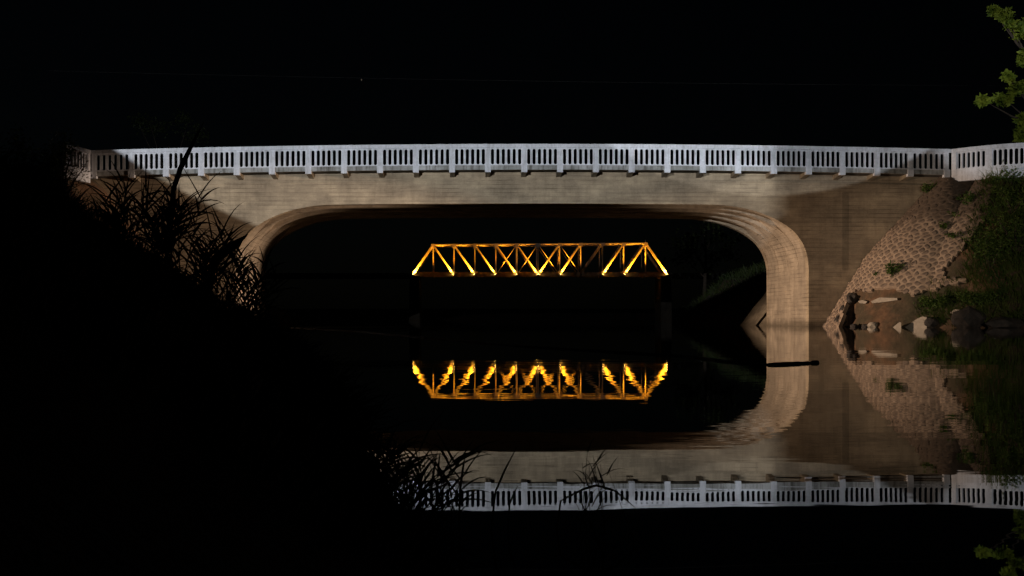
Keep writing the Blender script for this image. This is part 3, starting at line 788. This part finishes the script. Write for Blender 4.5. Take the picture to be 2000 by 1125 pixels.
reeds('reed_clump', 'spiky reed clump, black against the shaded left abutment', fan(265, 370, 520, (375, 470), 18), 6.2, .22, .0135, 52, G)
reeds('reed_clump', 'reed clump with arching leaves in front of the curved left haunch', fan(360, 450, 560, (425, 510), 15), 6.0, .20, .013, 53, G)
reeds('reed_clump', 'rightmost reed clump, in front of the foot of the left pier', fan(430, 515, 610, (485, 565), 15), 6.0, .17, .012, 54, G)
def single_blade(name, label, pts_px, Y_, w_px, cat, mat='reed', group=None):
    P_ = [at(a, b_, Y_) for a, b_ in pts_px]; zg = ground(P_[0].x, P_[0].y)
    if P_[0].z > zg: P_[0].z = zg-.03
    o = P_[0].copy(); sub = []
    for a, b_ in zip(P_, P_[1:]): sub += [a.lerp(b_, t/5)-o for t in range(5)]
    sub.append(P_[-1]-o); k_ = w_px*Y_/F/2
    rad = [k_*(.7+.6*math.sin(min(1, i/len(sub)*1.2)*math.pi*.8))*(1-(i/(len(sub)-1))**5*.9) for i in range(len(sub))]
    V, Fc = tube_data(sub, rad, 6); ob = mesh_from(name, V, Fc, M[mat], None, True); ob.location = o
    return tag(ob, label, cat, group)
single_blade('reed_stalk', 'tall straight dark stalk crossing the left part of the white parapet', [(318, 480), (338, 372), (352, 330), (374, 285), (398, 238)], 5.0, 9, 'reed stalk', 'reed')
single_blade('reed_leaf', 'thick dark leaf pointing up right towards the left haunch', [(385, 530), (420, 505), (452, 482), (484, 458)], 4.6, 15, 'reed leaf', 'reed')
# grass over the water at the bottom
reeds('water_grass_clump', 'tangled grass clump hanging over the water in front of the mirrored parapet', [((rr.uniform(735, 880), rr.uniform(990, 1030)), (rr.uniform(760, 915), rr.uniform(870, 950))) for _ in range(13)], 1.98, .075, .0052, 55, None, 'reed', 8)
reeds('water_grass_clump', 'low dark grass clump at the left of the mirrored concrete beam', [((rr.uniform(700, 770), rr.uniform(960, 1010)), (rr.uniform(715, 810), rr.uniform(865, 920))) for _ in range(8)], 2.15, .075, .0058, 56, None, 'reed', 8)
GS = 'single stems over the mirrored parapet'
single_blade('grass_stem', 'long thin grass stem slanting up to the right over the mirrored beam', [(945, 1012), (968, 960), (985, 920), (1010, 872)], 1.9, 3.5, 'grass stem', 'drygrass', GS)
single_blade('grass_stem', 'short upright grass stem left of the long slanting stem', [(895, 1012), (898, 960), (904, 915), (909, 888)], 1.9, 4, 'grass stem', 'drygrass', GS)
single_blade('grass_stem', 'short leaning grass stem in front of the mirrored slots', [(985, 1005), (995, 985), (1003, 965), (1012, 948)], 1.9, 3, 'grass stem', 'drygrass', GS)
single_blade('arching_stem', 'thin stem arching across the mirrored slots below the dry grass tuft', [(1060, 998), (1095, 978), (1140, 955), (1165, 948), (1200, 958), (1225, 978), (1248, 998)], 1.9, 4, 'grass stem', 'drygrass')
reeds('drooping_grass_tuft', 'drooping dry grass tuft standing alone over the mirrored parapet', [((1150, 985), (1138+rr.uniform(-14, 36), rr.uniform(872, 915))) for _ in range(7)], 1.9, .045, .0034, 57, None, 'drygrass', 6)

# driftwood branch lying in the water
Pb = [(560, 634), (700, 648), (830, 660), (960, 672), (1100, 682), (1220, 689), (1330, 696), (1420, 707), (1500, 713), (1560, 711), (1596, 709)]
pts = []; rad = []
for i, (a, b_) in enumerate(Pb):
    Y_ = CH*F/max(18, (b_-VY)); q = at(a, b_, Y_); q.z = .002; pts.append(q); rad.append((1.3+i*.36)*Y_/F)
sub = []; sr = []
for i in range(len(pts)-1):
    for t in range(4): sub.append(pts[i].lerp(pts[i+1], t/4)+Vector((0, .10*nz(i*.8+t*.2, 4), .003*nz(i+t*.3, 4)))); sr.append((rad[i]+(rad[i+1]-rad[i])*t/4)*(1+.25*nz(i*1.7+t, 8)))
sub.append(pts[-1]); sr.append(rad[-1]*1.05)
br = tag(empty('driftwood_branch', sub[-1]), 'long dark branch lying across the water in front of the mirrored pier', 'branch')
V, Fc = tube_data([q-sub[-1] for q in sub], sr, 8); mesh_from('limb', V, Fc, M['deadwood'], br, True)
e_ = sub[-1]
V, Fc = tube_data([Vector((-.04, 0, 0)), Vector((.012, -.02, -.012)), Vector((.02, -.05, -.03))], [.012, .007, .003], 6); mesh_from('twig', V, Fc, M['deadwood'], br)

# ------------------------------------------------------------------ overhead wire with its marker, far behind
Yw_ = 78; W0, W1 = at(-250, 128, Yw_), at(2300, 168, Yw_); pts = []
for i in range(41):
    t = i/40; q = W0.lerp(W1, t); q.z -= .35*4*t*(1-t); pts.append(q)
ww = W0.copy(); V, Fc = tube_data([q-ww for q in pts], [.005]*41, 5)
ob = mesh_from('overhead_wire', V, Fc, M['wire']); ob.location = ww; tag(ob, 'thin overhead wire crossing the night sky above the bridge', 'wire')
mk = min(pts, key=lambda q: abs(project(*q)[0]-720)); bm = bmesh.new(); bmesh.ops.create_uvsphere(bm, u_segments=10, v_segments=6, radius=.05)
for v in bm.verts: v.co.z *= 1.5
ob = from_bm('wire_marker', bm, M['steel']); ob.location = mk-Vector((0, 0, .12)); tag(ob, 'tiny reddish marker hanging on the overhead wire', 'marker')

# ------------------------------------------------------------------ lit steel truss bridge
YT = 200.0; KT = YT/F
tx = [806, 846, 886.5, 927.5, 968.5, 1009.5, 1051, 1093, 1134.5, 1176.5, 1218.5, 1261, 1303]
TX = [(p_-VX)*KT for p_ in tx]; ZB = CH+(VY-537)*KT
ZT = lambda i: CH+(VY-(478.5-3.0*(i-1)/10))*KT
T0 = Vector(((1054-VX)*KT, YT+2.4, 0))
truss = tag(empty('truss_bridge', T0), 'steel truss bridge lit yellow from below, seen through the arch', 'bridge')
def tpart(name, beams, mat=M['steel']):
    bm = bmesh.new()
    for a in beams: add_beam(bm, *a)
    for v in bm.verts: v.co -= T0
    return from_bm(name, bm, mat, truss)
for side, y in enumerate((YT, YT+4.8)):
    nd = lambda i: Vector((TX[i], y, ZB)); tp = lambda i: Vector((TX[i], y, ZT(i)))
    for i in range(12): tpart('bottom_chord', [(nd(i), nd(i+1)-Vector((.01, 0, 0)), .34, .40, (0, 1, 0))])
    for i in range(1, 11): tpart('top_chord', [(tp(i), tp(i+1)-Vector((.01, 0, 0)), .36, .20, (0, 1, 0))])
    tpart('end_post', [(nd(0), tp(1), .44, .34)]); tpart('end_post', [(nd(12), tp(11), .44, .34)])
    for i in range(1, 12):
        hang = i in (1, 11); wv_ = .14 if hang else .21
        tpart('vertical', [(nd(i)+Vector((0, .01, .2)), tp(i)-Vector((0, -.01, .16)), .30, wv_)])
    for i in range(1, 6): tpart('diagonal', [(tp(i), nd(i+1), .20, .29 if i < 3 else .23)])
    for i in range(7, 12): tpart('diagonal', [(tp(i), nd(i-1), .20, .29 if i > 9 else .23)])
    for a, b_ in ((5, 4), (6, 5), (6, 7), (7, 8)): tpart('counter_brace', [(tp(a)+Vector((0, .16, 0)), nd(b_)+Vector((0, .16, 0)), .06, .10)])
    for i in range(1, 12):
        bm = bmesh.new(); c_ = tp(i)-T0; add_box(bm, c_.x-.34, c_.x+.34, c_.y-.235, c_.y-.215, c_.z-.42, c_.z+.15); from_bm('gusset_plate', bm, M['steel'], truss)
for i in range(1, 12):
    tpart('cross_strut', [((TX[i], YT+.22, ZT(i)+.02), (TX[i], YT+4.58, ZT(i)+.02), .2, .26, (1, 0, 0))])
for i in range(0, 13):
    tpart('floor_beam', [((TX[i], YT+.2, ZB-.1), (TX[i], YT+4.6, ZB-.1), .25, .55, (1, 0, 0))])
for yy in (YT+1.6, YT+3.2):
    tpart('stringer', [((TX[0], yy, ZB+.22), (TX[12], yy, ZB+.22), .25, .3)])
    tpart('rail', [((TX[0], yy, ZB+.50), (TX[12], yy, ZB+.50), .07, .14)])
for i in range(1, 11): tpart('top_bracing', [((TX[i], YT+.3, ZT(i)-.1), (TX[i+1], YT+4.5, ZT(i+1)-.1), .1, .1, (0, 0, 1))])
for x, y in [(TX[11]-.05, YT)]: tpart('finial', [((x, y, ZT(11)+.1), (x, y, ZT(11)+.62), .12, .12)])
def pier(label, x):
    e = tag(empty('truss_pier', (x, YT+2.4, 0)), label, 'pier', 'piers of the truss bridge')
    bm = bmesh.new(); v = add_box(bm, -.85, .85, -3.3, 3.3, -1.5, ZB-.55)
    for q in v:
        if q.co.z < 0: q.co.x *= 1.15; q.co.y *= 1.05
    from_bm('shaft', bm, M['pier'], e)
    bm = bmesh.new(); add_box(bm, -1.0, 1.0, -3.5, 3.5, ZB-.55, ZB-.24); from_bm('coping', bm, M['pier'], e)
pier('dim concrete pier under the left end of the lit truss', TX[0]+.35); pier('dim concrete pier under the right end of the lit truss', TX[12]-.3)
# plain approach girders that carry the track on to the banks
for lab, a, b_ in (('dark approach girder span left of the lit truss', -62, TX[0]-.6), ('dark approach girder span right of the lit truss', TX[12]+.6, 85)):
    e = tag(empty('approach_span', (a, YT+2.4, 0)), lab, 'bridge span', 'approach spans of the truss bridge')
    bm = bmesh.new()
    for y in (-1.2, 1.2): add_box(bm, 0, b_-a, y-.15, y+.15, ZB-.6, ZB+.2)
    add_box(bm, 0, b_-a, -1.8, 1.8, ZB+.202, ZB+.35)
    from_bm('girder', bm, M['iron'], e)
# floodlights at the panel points
SOD = (1.0, .42, .018)
mE, n, l, p = new_mat('lamp_lens'); p.inputs['Base Color'].default_value = (.8, .6, .3, 1)
p.inputs['Emission Color'].default_value = (1, .62, .14, 1); p.inputs['Emission Strength'].default_value = 70
mO, n, l, p = new_mat('lamp_lens_off'); p.inputs['Base Color'].default_value = (.06, .05, .04, 1); p.inputs['Roughness'].default_value = .2
def truss_lamp(i, j, label, power=1.0, lit=True):
    """lamp fixed at lower node i, shining up along the member to upper node j"""
    sg = 1 if TX[j] > TX[i] else -1
    pos = Vector((TX[i]+sg*.05, YT-.36, ZB+.05)); aim = Vector((TX[j], YT-.25, ZT(max(1, min(11, j)))))
    e = tag(empty('truss_floodlight', pos), label, 'floodlight', 'floodlights on the truss')
    d = (aim-pos).normalized(); qt = d.to_track_quat('Z', 'Y')
    bm = bmesh.new(); add_box(bm, -.15, .15, -.10, .10, -.16, .06)
    for v in bm.verts: v.co = qt @ v.co
    from_bm('housing', bm, M['iron'], e)
    bm = bmesh.new(); add_box(bm, -.13, .13, -.085, .085, .061, .075)
    for v in bm.verts: v.co = qt @ v.co
    from_bm('lens', bm, mE if lit else mO, e)
    bm = bmesh.new(); add_beam(bm, (0, 0, -.04), (0, .26, -.12), .06, .05, (0, 0, 1)); from_bm('mounting_arm', bm, M['iron'], e)
    if lit:
        o = spot('lamp', (0, 0, 0), (0, 0, 1), 34000*power, SOD, R(66), 1.0, .05)
        o.parent = e; o.location = d*.12; o.rotation_euler = d.to_track_quat('-Z', 'Y').to_euler()
truss_lamp(0, 1, 'lit floodlight at the left foot of the truss end post', 1.5)
for k_, nm in ((1, 'first'), (2, 'second'), (3, 'third'), (4, 'fourth')):
    truss_lamp(k_+1, k_, 'lit floodlight at the foot of the %s diagonal from the left of the truss' % nm, 1.0 if k_ < 3 else .8)
truss_lamp(6, 5, 'left one of the two lit floodlights at the middle of the truss', .8)
truss_lamp(6, 7, 'right one of the two lit floodlights at the middle of the truss', .8)
truss_lamp(7, 8, 'lit floodlight just right of the middle pair on the truss', .8)
truss_lamp(8, 9, 'unlit floodlight in the dark panel of the truss', 1, False)
truss_lamp(9, 10, 'lit floodlight just right of the dark panel of the truss', 1.0)
truss_lamp(10, 11, 'lit floodlight second from the right end of the truss', 1.1)
truss_lamp(12, 11, 'lit floodlight at the right foot of the truss end post', 1.5)

# ------------------------------------------------------------------ unseen mast floodlight behind the camera, its flap added to cut the beam
fl = tag(empty('unseen_mast_floodlight', (LC.x, LC.y, 0)), 'unseen floodlight on a steel mast on the left bank with an added beam flap', 'floodlight')
to = at(1516, 400, 49.2) - LC; to.z = 0; to.normalize(); right = Vector((to.y, -to.x, 0)); o_ = Vector((0, 0, LC.z))
bm = bmesh.new(); e0 = to*1.05; V_ = []
for r_ in (0, .75):
    for z in (-.9, .9):
        for t in (0, .008): V_.append(bm.verts.new(o_+e0+right*r_+to*t+Vector((0, 0, z))))
for f_ in ((0, 1, 3, 2), (4, 6, 7, 5), (0, 4, 5, 1), (2, 3, 7, 6), (0, 2, 6, 4), (1, 5, 7, 3)): bm.faces.new([V_[i] for i in f_])
from_bm('added_beam_flap', bm, M['iron'], fl)
bm = bmesh.new(); add_beam(bm, o_-to*.05+right*.45, o_+e0+right*.45, .05, .05, (0, 0, 1)); from_bm('added_flap_arm', bm, M['iron'], fl)
bm = bmesh.new(); add_beam(bm, o_-to*.30-right*.02+Vector((0, 0, 0)), o_-to*.06, .45, .60, (0, 0, 1)); from_bm('housing', bm, M['iron'], fl)
bm = bmesh.new(); add_beam(bm, o_-to*.10+right*.02, o_-to*.10+right*.50, .05, .05, (0, 0, 1)); from_bm('cross_arm', bm, M['iron'], fl)
V, Fc = tube_data([Vector((0, 0, raw_ground(LC.x, LC.y)-.3))-to*.2, o_-to*.2-Vector((0, 0, .2))], [.07, .05], 8); mesh_from('mast', V, Fc, M['iron'], fl)
